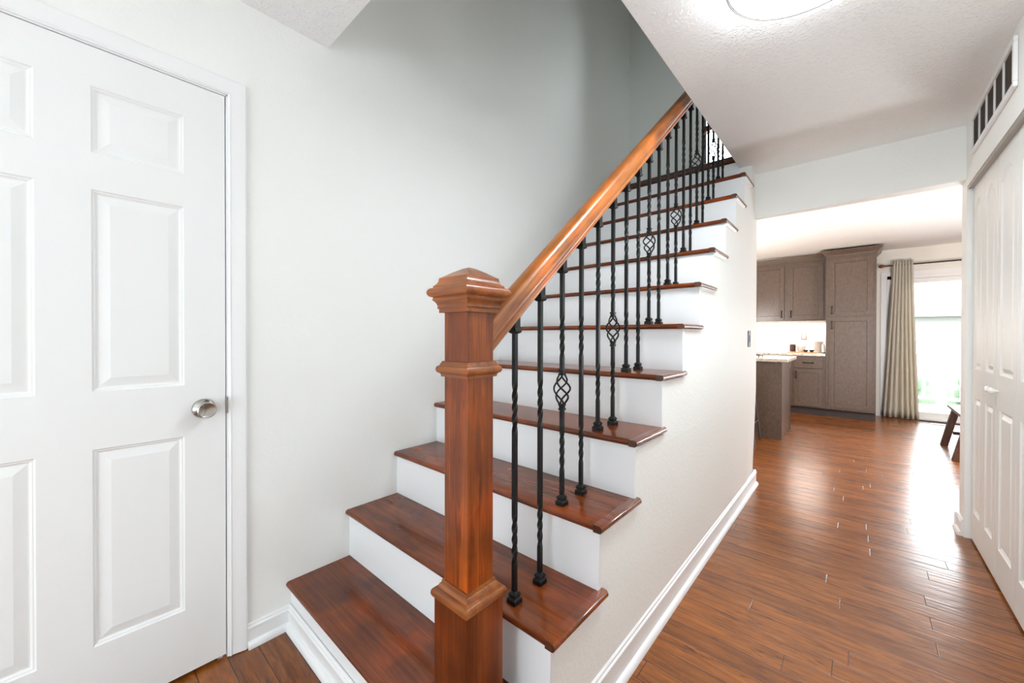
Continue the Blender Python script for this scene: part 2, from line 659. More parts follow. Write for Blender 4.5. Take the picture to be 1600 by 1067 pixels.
# header over the way to the kitchen, its lower edge sagging a little to the left
b = MB()
b.rings([[(-0.75, YH0, 2.084), (-0.75, YH1, 2.109), (-0.75, YH1, 2.46), (-0.75, YH0, 2.46)],
         [(XR + 0.002, YH0, 2.110), (XR + 0.002, YH1, 2.109), (XR + 0.002, YH1, 2.46), (XR + 0.002, YH0, 2.46)]])
struct(b.build('wall_header', M['wall']), 'white header wall above the opening to the kitchen', 'wall')

# right wall with closet opening y 2.30..3.48
CY0, CY1, CZ = 2.30, 3.482, 2.062
b = MB()
b.box((XR, CY1, 0), (0.62, YH1, ZC + 0.02))
b.box((XR, YF, 0), (0.62, CY0, ZC + 0.02))
b.box((XR, CY0, CZ), (0.62, CY1, ZC + 0.02))
struct(b.build('wall_right', M['wall']), 'white wall on the right holding the closet and the air grille', 'wall')
struct(MB().box((1.2, CY0 - 0.4, 0), (1.26, CY1 + 0.2, 2.45)).build('wall_closet', M['wall']), 'closet back wall behind the folding doors', 'wall')

b = MB()
b.box((-4.4, YH1 - 0.02, 0), (-0.70, YH1 + 0.10, 2.46))
b.box((0.60, YH1 - 0.1, 0), (3.0, YH1, 2.46))
struct(b.build('wall_kitchen_front', M['kwall']), 'kitchen side of the hallway wall', 'wall')
b = MB()
b.box((-4.5, YH1, 0), (-4.4, YB + 0.1, 2.6))
struct(b.build('wall_kitchen_left', M['kwall']), 'kitchen wall at far left', 'wall')
b = MB()
b.box((3.0, YH1 - 0.1, 0), (3.1, YB + 0.1, 2.6))
struct(b.build('wall_kitchen_right', M['kwall']), 'kitchen wall at far right', 'wall')
GX0, GX1, GZ = 0.31, 2.24, 2.06
b = MB()
b.box((-4.4, YB, 0), (GX0, YB + 0.12, 2.5))
b.box((GX1, YB, 0), (3.0, YB + 0.12, 2.5))
b.box((GX0, YB, GZ), (GX1, YB + 0.12, 2.5))
struct(b.build('wall_back', M['kwall']), 'cream kitchen wall around the sliding glass door', 'wall')

# front wall behind the viewer
b = MB()
b.box((XL - 0.1, YF - 0.12, 0), (0.62, YF, ZC))
struct(b.build('wall_front', M['wall']), 'plain front wall of the hall', 'wall')

# stairwell above
b = MB()
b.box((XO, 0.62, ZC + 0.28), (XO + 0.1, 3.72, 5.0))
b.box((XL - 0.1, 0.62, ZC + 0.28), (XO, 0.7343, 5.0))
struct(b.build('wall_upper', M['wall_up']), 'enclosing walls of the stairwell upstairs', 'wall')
WX0, WX1, WZ0, WZ1 = -1.035, -0.70, 2.60, 3.9
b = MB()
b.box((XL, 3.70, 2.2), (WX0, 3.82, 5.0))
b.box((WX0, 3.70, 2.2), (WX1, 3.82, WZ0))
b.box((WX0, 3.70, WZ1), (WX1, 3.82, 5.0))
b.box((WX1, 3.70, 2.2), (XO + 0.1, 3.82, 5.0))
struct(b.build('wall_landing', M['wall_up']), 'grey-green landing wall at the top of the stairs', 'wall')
struct(MB().box((XL - 0.1, 0.6, 5.0), (XO + 0.1, 3.85, 5.1)).build('ceiling_upper', M['ceil']), 'stairwell ceiling upstairs', 'ceiling')

# landing window
w1 = thing('window_1', (WX0, 3.70, WZ0), 'bright landing window with dark wooden rail behind the upper balusters', 'window', kind='structure')
b = MB()
b.box((WX0 - 0.02, 3.685, WZ0 - 0.05), (WX0, 3.80, WZ1))
b.build('window_jamb', M['trim'], w1)
b = MB()
b.box((WX0, 3.70, 2.985), (WX1, 3.76, 3.03))
b.box((WX0, 3.70, WZ0 - 0.02), (WX1, 3.78, WZ0 + 0.035))
b.box((WX0, 3.70, WZ1 - 0.05), (WX1, 3.78, WZ1))
b.build('window_sash', M['darkwood'], w1)
MB().box((WX0, 3.765, WZ0), (WX1, 3.770, WZ1)).build('window_pane', M['glass'], w1)

# ------------------------------------------------------------------ trim
def shoe(d0=0.0, r=0.020, h=0.026, n=5):
    return [(d0 + r * math.cos(t), h * math.sin(t)) for t in [R90 * k / n for k in range(n + 1)]]


def base_profile(h):
    t = 0.011
    return [(0, 0)] + shoe(t, 0.016, 0.024) + [(t, h * 0.74), (t + 0.003, h * 0.77), (t + 0.003, h * 0.84), (t - 0.002, h * 0.89), (t - 0.002, h * 0.95), (0.004, h), (0, h)]


b = MB()
b.extrude(base_profile(0.089), (XL, 0.429, 0), (XL, RY(1) - 0.0, 0), (1, 0, 0), (0, 0, 1))
struct(b.build('baseboard_left', M['trim'], smooth=35), 'short white baseboard between the door casing and first step', 'baseboard')
b = MB()
b.extrude(base_profile(0.089), (XL, RY(1) - 0.002, 0), (-0.62, RY(1) - 0.002, 0), (0, -1, 0), (0, 0, 1))
struct(b.build('trim_1', M['trim'], smooth=35), 'white moulding across the foot of the first riser', 'trim')
b = MB()
b.extrude(base_profile(0.118), (xw(0) + 0.001, 0.583, 0), (xw(0) - 0.003, YH1 - 0.02, 0), (1, 0, 0), (0, 0, 1))
b.extrude(base_profile(0.118), (xw(0) - 0.004, YH1 - 0.02, 0), (-0.75, YH1 - 0.02, 0), (0, 1, 0), (0, 0, 1))
b.extrude(base_profile(0.118), (xw(0) - 0.003, YH1 - 0.022, 0), (xw(0) - 0.003, YH1 - 0.004, 0), (1, 0, 0), (0, 0, 1))
struct(b.build('baseboard_stair', M['trim'], smooth=35), 'white baseboard along the hallway wall under the stairs', 'baseboard')
b = MB()
b.extrude(base_profile(0.10), (XR, CY1 + 0.012, 0), (XR, YH1 + 0.02, 0), (-1, 0, 0), (0, 0, 1))
b.extrude(base_profile(0.10), (XR - 0.02, YH1, 0), (0.62, YH1, 0), (0, 1, 0), (0, 0, 1))
struct(b.build('baseboard_right', M['trim'], smooth=35), 'stub of white baseboard at the closet corner', 'baseboard')

# casing of the left door
b = MB()
prof = [(0.0, 0.0), (0.0, 0.007), (0.006, 0.011), (0.010, 0.008), (0.020, 0.010), (0.034, 0.0135), (0.046, 0.0165), (0.052, 0.0165), (0.057, 0.012), (0.057, 0.0)]
y0, y1, zt = DY0 - 0.008, DY1 + 0.008, DZ + 0.008
rs = []
for cyn in range(4):
    r = []
    for a, d in prof:
        r.append([(XL + d, y0 - a, 0.003), (XL + d, y0 - a, zt + a), (XL + d, y1 + a, zt + a), (XL + d, y1 + a, 0.003)][cyn])
    rs.append(r)
b.rings(rs)
struct(b.build('trim_2', M['trim'], smooth=25), 'white moulded casing around the panelled door', 'trim')
b = MB()
b.box((XL - 0.10, DY1 + 0.0035, 0.0), (XL + 0.0005, DY1 + 0.012, DZ + 0.012))
b.box((XL - 0.10, DY0 - 0.012, 0.0), (XL + 0.0005, DY0 - 0.0035, DZ + 0.012))
b.box((XL - 0.10, DY0 - 0.012, DZ + 0.0035), (XL + 0.0005, DY1 + 0.012, DZ + 0.012))
b.box((XL - 0.115, DY0, 0.0), (XL - 0.10, DY1, DZ))
struct(b.build('trim_3', M['trim']), 'white jamb lining behind the panelled door', 'trim')

# ------------------------------------------------------------------ panelled doors


def arch_pts(u0, u1, v1, rise, n=10):
    """top edge from u0 to u1: flat when rise is 0, else a cathedral arch peaking at v1"""
    if rise <= 0:
        return [(u0, v1), (u1, v1)]
    out = []
    for k in range(n + 1):
        s = k / n
        out.append((u0 + (u1 - u0) * s, v1 - rise + rise * math.sin(math.pi * s) ** 1.0))
    return out


def panel_door(P, W, H, panels, thick, steps):
    """P(u,v,d) -> world; panels: (u0,u1,v0,v1,arch rise); steps: (inset, depth) loops"""
    b = MB()
    us = sorted({0, W} | {p[0] for p in panels} | {p[1] for p in panels})
    vs = sorted({0, H} | {p[2] for p in panels} | {p[3] for p in panels})
    for ua, ub in zip(us, us[1:]):
        for va, vb in zip(vs, vs[1:]):
            um, vm = (ua + ub) / 2, (va + vb) / 2
            if any(p[0] < um < p[1] and p[2] < vm < p[3] for p in panels):
                continue
            b.poly([P(ua, va, 0), P(ub, va, 0), P(ub, vb, 0), P(ua, vb, 0)])
    for u0, u1, v0, v1, rise in panels:
        def loop(i):
            k = max(0.15, 1 - i / ((u1 - u0) / 2))
            top = arch_pts(u0 + i, u1 - i, v1 - i, rise * k)
            return [(u0 + i, v0 + i), (u1 - i, v0 + i)] + list(reversed(top))
        if rise > 0:
            top = arch_pts(u0, u1, v1, rise)
            for (ua, va), (ub, vb) in zip(top, top[1:]):
                if v1 - min(va, vb) > 1e-6:
                    b.poly([P(ua, va, 0), P(ub, vb, 0), P(ub, v1, 0), P(ua, v1, 0)])
        rs = [[P(u, v, d) for u, v in loop(i)] for i, d in steps]
        ids = [[b.vert(p) for p in r] for r in rs]
        n = len(ids[0])
        for a, c in zip(ids, ids[1:]):
            for k in range(n):
                j = (k + 1) % n
                b.face((a[k], a[j], c[j], c[k]))
        b.face(ids[-1])
    # edges and back
    for q in (((0, 0), (W, 0)), ((W, 0), (W, H)), ((W, H), (0, H)), ((0, H), (0, 0))):
        (ua, va), (ub, vb) = q
        b.poly([P(ua, va, 0), P(ub, vb, 0), P(ub, vb, -thick), P(ua, va, -thick)])
    b.poly([P(0, 0, -thick), P(0, H, -thick), P(W, H, -thick), P(W, 0, -thick)])
    return b


STEPS = [(0, 0), (0.004, -0.0045), (0.007, -0.0045), (0.012, -0.0095), (0.015, -0.0095), (0.040, -0.0028), (0.041, -0.0028)]
cols = [(0.1125, 0.3285), (0.4375, 0.6535)]
rows = [(0.235 - 0.0146, 0.836 - 0.0146), (1.012 - 0.0146, 1.624 - 0.0146), (1.735 - 0.0146, 1.935 - 0.0146)]
pn = [(c0, c1, r0, r1, 0) for c0, c1 in cols for r0, r1 in rows]
d1 = thing('door_1', (XL, DY0, 0.0146), 'closed white six-panel door with a round satin knob', 'door', kind='structure')
db = panel_door(lambda u, v, d: (XL + d, DY0 + u, 0.0146 + v), DY1 - DY0, DZ - 0.0146, pn, 0.035, STEPS)
db.build('door_slab', M['door'], d1)
kb = MB()
kb.lathe([(0.0335, 0.0), (0.0335, 0.004), (0.031, 0.008), (0.020, 0.014), (0.0145, 0.020), (0.0145, 0.030), (0.019, 0.034), (0.0255, 0.043), (0.0275, 0.052), (0.0268, 0.058), (0.0245, 0.0595), (0.0225, 0.0585), (0.0, 0.0545)],
         (XL, 0.301, 0.926), 'X', 40)
kb.build('door_knob', M['steel'], d1, smooth=35)
MB().box((XL - 0.02, DY1 + 0.0005, 0.90), (XL + 0.0025, DY1 + 0.0105, 0.958)).build('strike_plate', M['steel'], d1)

# ------------------------------------------------------------------ staircase
st = thing('staircase', (XL, RY(1), 0), 'straight staircase with reddish wooden treads and white risers', 'staircase')
rn = TH / 2
for n in range(1, 12):
    zt = TZ(n)
    zm = zt - rn
    yf, yb_ = NY(n), RY(n + 1) + 0.004
    # body: bull-nosed front, extruded in x
    prof = [(u + rn, v) for u, v in bullnose(rn)]           # u: distance behind the nose
    pts = prof + [(yb_ - yf, rn), (yb_ - yf, -rn)]
    b = MB()
    b.rings([[(x, yf + u, zm + v) for u, v in pts] for x in (XL, XS - 0.018)])
    t = b.build('tread', M['tread'], st, smooth=40)
    # return nosing on the open side
    b = MB()
    b.cur = 0
    prof2 = [(-(u + rn), v) for u, v in bullnose(rn)]
    pts2 = prof2 + [(-0.0322, rn), (-0.0322, -rn)]
    ye = RY(n + 1) + 0.028
    r0 = [(XN + u, yf, zm + v * 1.0) for u, v in pts2]
    r1 = [(XN + u, ye - 0.006, zm + v) for u, v in pts2]
    r2 = [(XN - 0.006 + u * 0.7, ye, zm + v * 0.7) for u, v in pts2]
    f0 = [(XN + u * 0.96 - 0.0006, yf - 0.0005, zm + v * 0.96) for u, v in pts2]
    ids0 = [b.vert(p) for p in f0]
    b.rings([f0, r0, r1, r2], cap=False)
    b.cur = 1
    b.face(list(reversed(ids0)))
    b.cur = 0
    b.face([b.vert(p) for p in r2])
    b.build('return_nosing', [M['tread'], M['endgrain']], t, smooth=40)
    # riser below this tread
    b = MB()
    zb = TZ(n - 1) if n > 1 else 0.0
    ztp = zt - TH
    b.rings([[(XL, RY(n), zb), (XL, RY(n) + 0.019, zb), (XL, RY(n) + 0.019, ztp), (XL, RY(n), ztp)],
             [(xw(zb) + 0.0008, RY(n), zb), (xw(zb) + 0.0008, RY(n) + 0.019, zb), (xw(ztp) + 0.0008, RY(n) + 0.019, ztp), (xw(ztp) + 0.0008, RY(n), ztp)]])
    b.build('riser', M['riser'], st)
    if n >= 2:
        x0 = xw(ztp)
        cv = [(0, 0), (0.012, 0), (0.010, -0.005), (0.0045, -0.011), (0.003, -0.014), (0, -0.014)]
        b = MB()
        b.extrude(cv, (x0, RY(n) + 0.004, zt - TH), (x0, RY(n + 1) - 0.012, zt - TH), (1, 0, 0), (0, 0, 1))
        b.build('cove_molding', M['trim'], st, smooth=35)
# twelfth riser and the landing with its thick dark nosing
b = MB()
b.box((XL, RY(12), TZ(11)), (XO - 0.0, RY(12) + 0.019, 2.478))
b.build('riser', M['riser'], st)
b = MB()
rl = 0.029
pts = [(u + rl, v) for u, v in bullnose(rl)] + [(0.43, rl), (0.43, -rl)]
b.rings([[(x, NY(12) + u, 2.506 + v) for u, v in pts] for x in (XL, XO)])
b.build('landing_nosing', M['darkwood'], st, smooth=40)['label'] = 'thick dark wooden landing edge'

# ------------------------------------------------------------------ newel post
PX, PY = -0.755, 0.680
np_ = thing('newel_post', (PX, PY, TZ(1)), 'square reddish oak newel post with pyramid cap at the stair foot', 'newel post')
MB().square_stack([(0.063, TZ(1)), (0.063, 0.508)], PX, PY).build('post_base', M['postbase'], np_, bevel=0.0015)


def bull(z0, z1, h, out, n=10):
    zc, r = (z0 + z1) / 2, (z1 - z0) / 2
    return [(h + out * math.cos(t), zc + r * math.sin(t)) for t in [-R90 + math.pi * k / n for k in range(n + 1)]]


prof = [(0.055, 0.500), (0.062, 0.5045)] + bull(0.506, 0.532, 0.0615, 0.0085) + [(0.0570, 0.5335), (0.0555, 0.538), (0.0530, 0.5430), (0.0500, 0.5455), (0.0490, 0.5520), (0.0440, 0.5525)]
MB().square_stack(prof, PX, PY).build('base_collar', M['cap'], np_, smooth=38)
MB().square_stack([(0.0445, 0.551), (0.0445, 1.245)], PX, PY).build('shaft', M['post'], np_, bevel=0.0012)
prof = [(0.0440, 1.0785), (0.0510, 1.0790), (0.0515, 1.0850), (0.0535, 1.0865)] + bull(1.0880, 1.1075, 0.0540, 0.0070) + [(0.0535, 1.1085), (0.0525, 1.1120), (0.0500, 1.1150), (0.0495, 1.1185), (0.0440, 1.1190)]
MB().square_stack(prof, PX, PY).build('collar', M['cap'], np_, smooth=38)
prof = [(0.0440, 1.2425), (0.0545, 1.2430), (0.0545, 1.2520), (0.0570, 1.2535), (0.0580, 1.2560), (0.0570, 1.2590), (0.0590, 1.2660), (0.0630, 1.2720), (0.0660, 1.2740), (0.0670, 1.2775), (0.0655, 1.2810)]
prof += bull(1.2825, 1.3075, 0.0655, 0.0120) + [(0.0655, 1.3085), (0.0650, 1.3120), (0.0600, 1.3165), (0.0560, 1.3230), (0.0550, 1.3285), (0.0545, 1.3320), (0.0500, 1.3345), (0.030, 1.3475), (0.0120, 1.3575), (0.0020, 1.3605)]
MB().square_stack(prof, PX, PY).build('cap', M['cap'], np_, smooth=38)

# ------------------------------------------------------------------ handrail
SL = 0.843
ZM = lambda y: 1.912 + SL * (y - 1.604)
half = [(0.0, 0.0475), (0.012, 0.0465), (0.021, 0.0425), (0.027, 0.036), (0.0305, 0.027), (0.0318, 0.0190), (0.0325, 0.0150), (0.0345, 0.0080), (0.0348, -0.002), (0.0330, -0.012), (0.0295, -0.019),
        (0.0265, -0.0225), (0.0262, -0.026), (0.0280, -0.0285), (0.0285, -0.035), (0.0270, -0.0405), (0.0235, -0.0440), (0.0225, -0.0475)]
prof = half + [(-x, v) for x, v in reversed(half[1:])]
XB = -0.757
b = MB()
b.rings([[(XB + x, y, ZM(y) + v) for x, v in prof] for y in (PY + 0.0445, 1.6, 2.5, 3.34)])
hr = b.build('handrail', M['rail'], smooth=30)
tag(hr, 'golden oak handrail sloping up from the newel post', 'handrail')

# ------------------------------------------------------------------ balusters
HB = 0.0064
ORD = ['', 'first', 'second', 'third', 'fourth', 'fifth', 'sixth', 'seventh', 'eighth', 'ninth', 'tenth', 'eleventh', 'twelfth', 'thirteenth', 'fourteenth', 'fifteenth',
       'sixteenth', 'seventeenth', 'eighteenth', 'nineteenth', 'twentieth']


def sq(cx, cy_, z, h, a):
    return [(cx + h * math.sqrt(2) * math.cos(a + math.pi / 4 + R90 * k), cy_ + h * math.sqrt(2) * math.sin(a + math.pi / 4 + R90 * k), z) for k in range(4)]


def bar_rings(cx, cy_, z0, z1, twists):
    rs = [sq(cx, cy_, z0, HB, 0)]
    for t0, t1 in twists:
        if t0 < z0 - 1e-6 or t1 > z1 + 1e-6:
            continue
        n = 26
        for k in range(n + 1):
            s = k / n
            e = s * s * (3 - 2 * s) * 0.35 + s * 0.65
            rs.append(sq(cx, cy_, t0 + (t1 - t0) * s, HB, e * 2 * math.pi))
    rs.append(sq(cx, cy_, z1, HB, 0))
    return rs


def baluster(i, n, y):
    zt = TZ(n)
    top = ZM(y) - 0.0475
    bask = i % 3 == 0
    lab = ORD[i] + ' black iron baluster up from the newel post, ' + ('with a twisted basket' if bask else 'twisted square bar without basket')
    t = thing('iron_baluster', (XB, y, zt), lab, 'baluster', 'black iron balusters under the handrail')
    b = MB()
    b.square_stack([(0.0165, zt), (0.0165, zt + 0.0125), (0.0150, zt + 0.015), (0.0118, zt + 0.0175), (0.0108, zt + 0.020), (0.0135, zt + 0.0235), (0.0135, zt + 0.027), (0.0095, zt + 0.033), (0.0066, zt + 0.0345)], XB, y)
    b.build('shoe', M['iron'], t, bevel=0.0008, seg=1)
    b = MB()
    hh = 0.0135

    def srow(h, z0, sl):
        return [(XB - h, y - h, z0 - h * sl), (XB + h, y - h, z0 - h * sl), (XB + h, y + h, z0 + h * sl), (XB - h, y + h, z0 + h * sl)]
    b.rings([srow(0.0067, top - 0.050, 0), srow(0.0125, top - 0.047, 0), srow(0.0150, top - 0.043, 0), srow(0.0150, top - 0.037, 0), srow(0.0118, top - 0.034, 0), srow(0.0118, top + 0.003, SL)])
    b.build('top_shoe', M['iron'], t, bevel=0.0008, seg=1)
    lo = (zt + 0.187 - 0.075, zt + 0.187 + 0.075)
    hi = (zt + 0.578 - 0.075, zt + 0.578 + 0.075)
    if not bask:
        MB().rings(bar_rings(XB, y, zt + 0.002, top - 0.02, [lo, hi])).build('bar', M['iron'], t)
        return
    c0, c1 = zt + 0.395 - 0.060, zt + 0.395 + 0.060
    MB().rings(bar_rings(XB, y, zt + 0.002, c0, [lo])).build('bar', M['iron'], t)
    MB().rings(bar_rings(XB, y, c1, top - 0.02, [hi])).build('bar', M['iron'], t)
    b = MB()
    for k in range(4):
        pts = []
        for j in range(25):
            s = j / 24
            r = 0.0042 + 0.0235 * math.sin(math.pi * s) ** 1.1
            a = R90 * k - s * math.pi * 1.5
            pts.append((XB + r * math.cos(a), y + r * math.sin(a), c0 + (c1 - c0) * s))
        b.tube(pts, 0.0033, 6)
    bk = b.build('basket', M['iron'], t, smooth=60)
    for zc in (c0, c1):
        s = 1 if zc == c1 else -1
        b = MB()
        b.square_stack([(0.0068, zc - 0.011), (0.0098, zc - 0.010), (0.0098, zc - 0.006), (0.0078, zc - 0.004), (0.0078, zc + 0.004), (0.0098, zc + 0.006), (0.0098, zc + 0.010), (0.0068, zc + 0.011)], XB, y)
        b.build('basket_collar', M['iron'], bk)


i = 0
for n in range(2, 12):
    for off in (0.053, 0.1757):
        i += 1
        baluster(i, n, NY(n) + off)

# ------------------------------------------------------------------ closet: folding doors, track, grille
XD = 0.497
ARCH = [(0, 0), (0.005, -0.005), (0.009, -0.006), (0.014, -0.010), (0.016, -0.010), (0.036, -0.002), (0.037, -0.002)]


def leaf(P, ya, yb2, W=None):
    W = yb2 - ya
    mg = 0.052
    pans = [(mg, W - mg, 0.165, 0.822, 0), (mg, W - mg, 0.985, 1.945, 0.055)]
    return panel_door(P, W, 2.035, pans, 0.03, ARCH)


def bifold(name, y_hi, y_mid, y_lo, label, knob_y):
    t = thing(name, (XD, y_lo, 0.015), label, 'closet door', 'white folding closet doors', 'structure')
    for a, c in ((y_mid, y_hi), (y_lo, y_mid)):
        leaf(lambda u, v, d, a=a: (XD - d, a + 0.0015 + u, 0.015 + v), a + 0.0015, c - 0.0015).build('door_leaf', M['closet'], t)
    MB().lathe([(0.006, 0), (0.006, 0.010), (0.013, 0.016), (0.0165, 0.022), (0.0165, 0.026), (0.013, 0.031), (0.0, 0.033)], (XD, knob_y, 0.925), '-X', 20).build('door_knob', M['white_gloss'], t, smooth=50)
    return t


bifold('door_2', 3.476, 3.213, 2.95, 'white folding closet door nearest the kitchen, with a round white knob', 2.985)
bifold('door_3', 2.942, 2.625, 2.308, 'white folding closet door at the right edge, nearer the viewer', 2.905)
b = MB()
b.box((XR + 0.004, CY0, CZ - 0.016), (XR + 0.075, CY1 - 0.004, CZ - 0.0005))
struct(b.build('trim_4', M['track']), 'grey metal track above the folding closet doors', 'trim')
b = MB()
b.box((0.60, CY0 - 0.4, 0), (0.61, CY1 + 0.2, 2.45))  # dark-coloured sheet stands in for shade behind the closet doors
struct(b.build('closet_shade_sheet', M['vent_dark']), 'dark sheet standing in for the shade inside the closet', 'trim')

vg = thing('air_grille', (XR, 2.9, 2.285), 'white return-air grille with five dark mesh panels above the closet', 'air grille')
gy0, gy1, gz0, gz1 = 2.50, 3.288, 2.185, 2.388
b = MB()
fwid = 0.022
for (ya, yb2, za, zb) in ((gy0, gy1, gz0, gz0 + fwid), (gy0, gy1, gz1 - fwid, gz1), (gy0, gy0 + fwid, gz0 + fwid, gz1 - fwid), (gy1 - fwid * 0.6, gy1, gz0 + fwid, gz1 - fwid)):
    b.box((XR - 0.014, ya, za), (XR - 0.0005, yb2, zb))
b.build('grille_frame', M['trim'], vg, bevel=0.003)
b = MB()
b.box((XR - 0.004, gy0 + 0.01, gz0 + 0.01), (XR - 0.001, gy1 - 0.01, gz1 - 0.01))
b.build('mesh_panel', M['vent_dark'], vg)
for k in range(1, 5):
    yk = gy0 + fwid + (gy1 - gy0 - fwid * 1.6) * k / 5
    MB().box((XR - 0.011, yk - 0.004, gz0 + fwid * 0.8), (XR - 0.003, yk + 0.004, gz1 - fwid * 0.8)).build('grille_bar', M['trim'], vg)
b = MB()
nl = 22
for k in range(nl):
    z = gz0 + fwid + (gz1 - gz0 - 2 * fwid) * (k + 0.5) / nl
    b.box((XR - 0.006, gy0 + fwid * 0.9, z - 0.0008), (XR - 0.004, gy1 - fwid * 0.5, z + 0.0008))
b.build('mesh_wire', plain('mesh_wire', (0.09, 0.07, 0.055, 1), 0.6), vg)

# switch plate at the end of the stair wall
sp = thing('switch_plate', (xw(1.16), 3.25, 1.163), 'dark grey switch plate on the white wall under the stairs', 'switch plate')
MB().box((xw(1.16) - 0.001, 3.18, 1.106), (xw(1.16) + 0.006, 3.255, 1.222)).build('plate', M['switch_dark'], sp, bevel=0.002)
MB().box((xw(1.16) + 0.005, 3.205, 1.14), (xw(1.16) + 0.010, 3.23, 1.19)).build('rocker', M['switch_dark'], sp, bevel=0.001)

# ------------------------------------------------------------------ ceiling light
cl = thing('ceiling_light', (-0.115, 1.535, ZC), 'round flush ceiling light with a thin dark rim, glowing white', 'ceiling light')
cxl, cyl = -0.115, 1.535
MB().lathe([(0.0, 0.0), (0.223, 0.0), (0.223, 0.0035), (0.0, 0.0035)], (cxl, cyl, ZC), '-Z', 56).build('pan', M['white_gloss'], cl, smooth=40)
MB().lathe([(0.228, 0.054), (0.2335, 0.055), (0.2335, 0.066), (0.22, 0.074), (0.15, 0.080), (0.0, 0.083), (0.0, 0.054)], (cxl, cyl, ZC), '-Z', 56).build('diffuser', M['diffuser'], cl, smooth=40)
MB().lathe([(0.222, 0.004), (0.230, 0.053), (0.0, 0.053), (0.0, 0.004)], (cxl, cyl, ZC), '-Z', 56).build('shade', M['shade'], cl, smooth=40)
MB().lathe([(0.2335, 0.055), (0.2380, 0.055), (0.2385, 0.068), (0.2345, 0.070), (0.2335, 0.068)], (cxl, cyl, ZC), '-Z', 72).build('rim', M['bronze'], cl, smooth=40)

# ------------------------------------------------------------------ kitchen cabinets
YC = 7.33
YU = 7.62


def shaker(parent, name, x0, x1, z0, z1, yf, mat=None, fr=0.058):
    b = MB()
    st_ = [(0, 0), (0.001, -0.008), (0.004, -0.0105), (0.005, -0.0105)]
    pd = panel_door(lambda u, v, d: (x0 + u, yf - d, z0 + v), x1 - x0, z1 - z0, [(fr, x1 - x0 - fr, fr, z1 - z0 - fr, 0)], 0.02, st_)
    return pd.build(name, M['cab'], parent, bevel=0.0012, seg=1)


def pull(parent, cx, cz, yf, vertical=True, L=0.096):
    b = MB()
    h = L / 2
    ax = (lambda s: (cx, 0, cz + s)) if vertical else (lambda s: (cx + s, 0, cz))
    for s in (-h, h):
        p = ax(s)
        b.lathe([(0.0125, 0), (0.0125, 0.005), (0.007, 0.009), (0.0075, 0.026), (0.0, 0.029)], (p[0], yf, p[2]), '-Y', 10)
    pts = [(ax(-h + L * k / 6)[0], yf - 0.022 - 0.006 * math.sin(math.pi * k / 6), ax(-h + L * k / 6)[2]) for k in range(7)]
    b.tube(pts, 0.0062, 8)
    return b.build('handle', M['bronze'], parent, smooth=50)


crown = [(0, 0), (0.010, 0), (0.012, 0.010), (0.020, 0.016), (0.050, 0.052), (0.062, 0.060), (0.066, 0.072), (0, 0.072)]


def crown_run(x0, x1, y, yback, z, right_return=True):
    """mitred crown along a front (facing -y) with returns at both ends"""
    rs = []
    rs.append([(x0 - a, 7.55, z + v) for a, v in crown])
    rs.append([(x0 - a, y - a, z + v) for a, v in crown])
    rs.append([(x1 + a, y - a, z + v) for a, v in crown])
    rs.append([(x1 + a, yback, z + v) for a, v in crown])
    return MB().rings(rs)


pc = thing('pantry_cabinet', (-0.085, 7.64, 0), 'tall taupe pantry cabinet with two stacked doors beside the curtain', 'cabinet')
MB().box((-0.358, YC, 0.115), (0.185, YB - 0.001, 2.358)).build('cabinet_body', M['cab'], pc, bevel=0.002)
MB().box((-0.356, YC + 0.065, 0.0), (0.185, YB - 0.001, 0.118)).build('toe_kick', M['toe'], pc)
d = shaker(pc, 'door', -0.318, 0.150, 1.475, 2.303, YC - 0.021)
pull(d, -0.290, 1.56, YC - 0.021)
d = shaker(pc, 'door', -0.318, 0.150, 0.148, 1.455, YC - 0.021)
pull(d, -0.290, 1.345, YC - 0.021)
crown_run(-0.358, 0.185, YC, YB - 0.001, 2.350).build('crown_molding', M['cab'], pc, smooth=30)

uc = thing('wall_cabinet', (-0.9, 7.78, 1.42), 'taupe wall cabinet with two doors hung above the lit backsplash', 'cabinet')
MB().box((-1.36, YU, 1.418), (-0.362, YB - 0.001, 2.375)).build('cabinet_body', M['cab'], uc, bevel=0.002)
d = shaker(uc, 'door', -1.335, -0.897, 1.448, 2.325, YU - 0.021)
pull(d, -0.930, 1.535, YU - 0.021)
d = shaker(uc, 'door', -0.838, -0.400, 1.448, 2.325, YU - 0.021)
pull(d, -0.806, 1.535, YU - 0.021)
b = MB()
b.extrude(crown, (-1.36, YU, 2.370), (-0.375, YU, 2.370), (0, -1, 0), (0, 0, 1))
b.build('crown_molding', M['cab'], uc, smooth=30)
ul = area('under_cabinet_lamp', (-0.88, 7.80, 1.405), (0, 0, 0), 0.95, 0.10, 22, (1.0, 0.97, 0.93))
area('under_cabinet_lamp', (-1.9, 7.80, 1.405), (0, 0, 0), 0.95, 0.10, 22, (1.0, 0.97, 0.93))

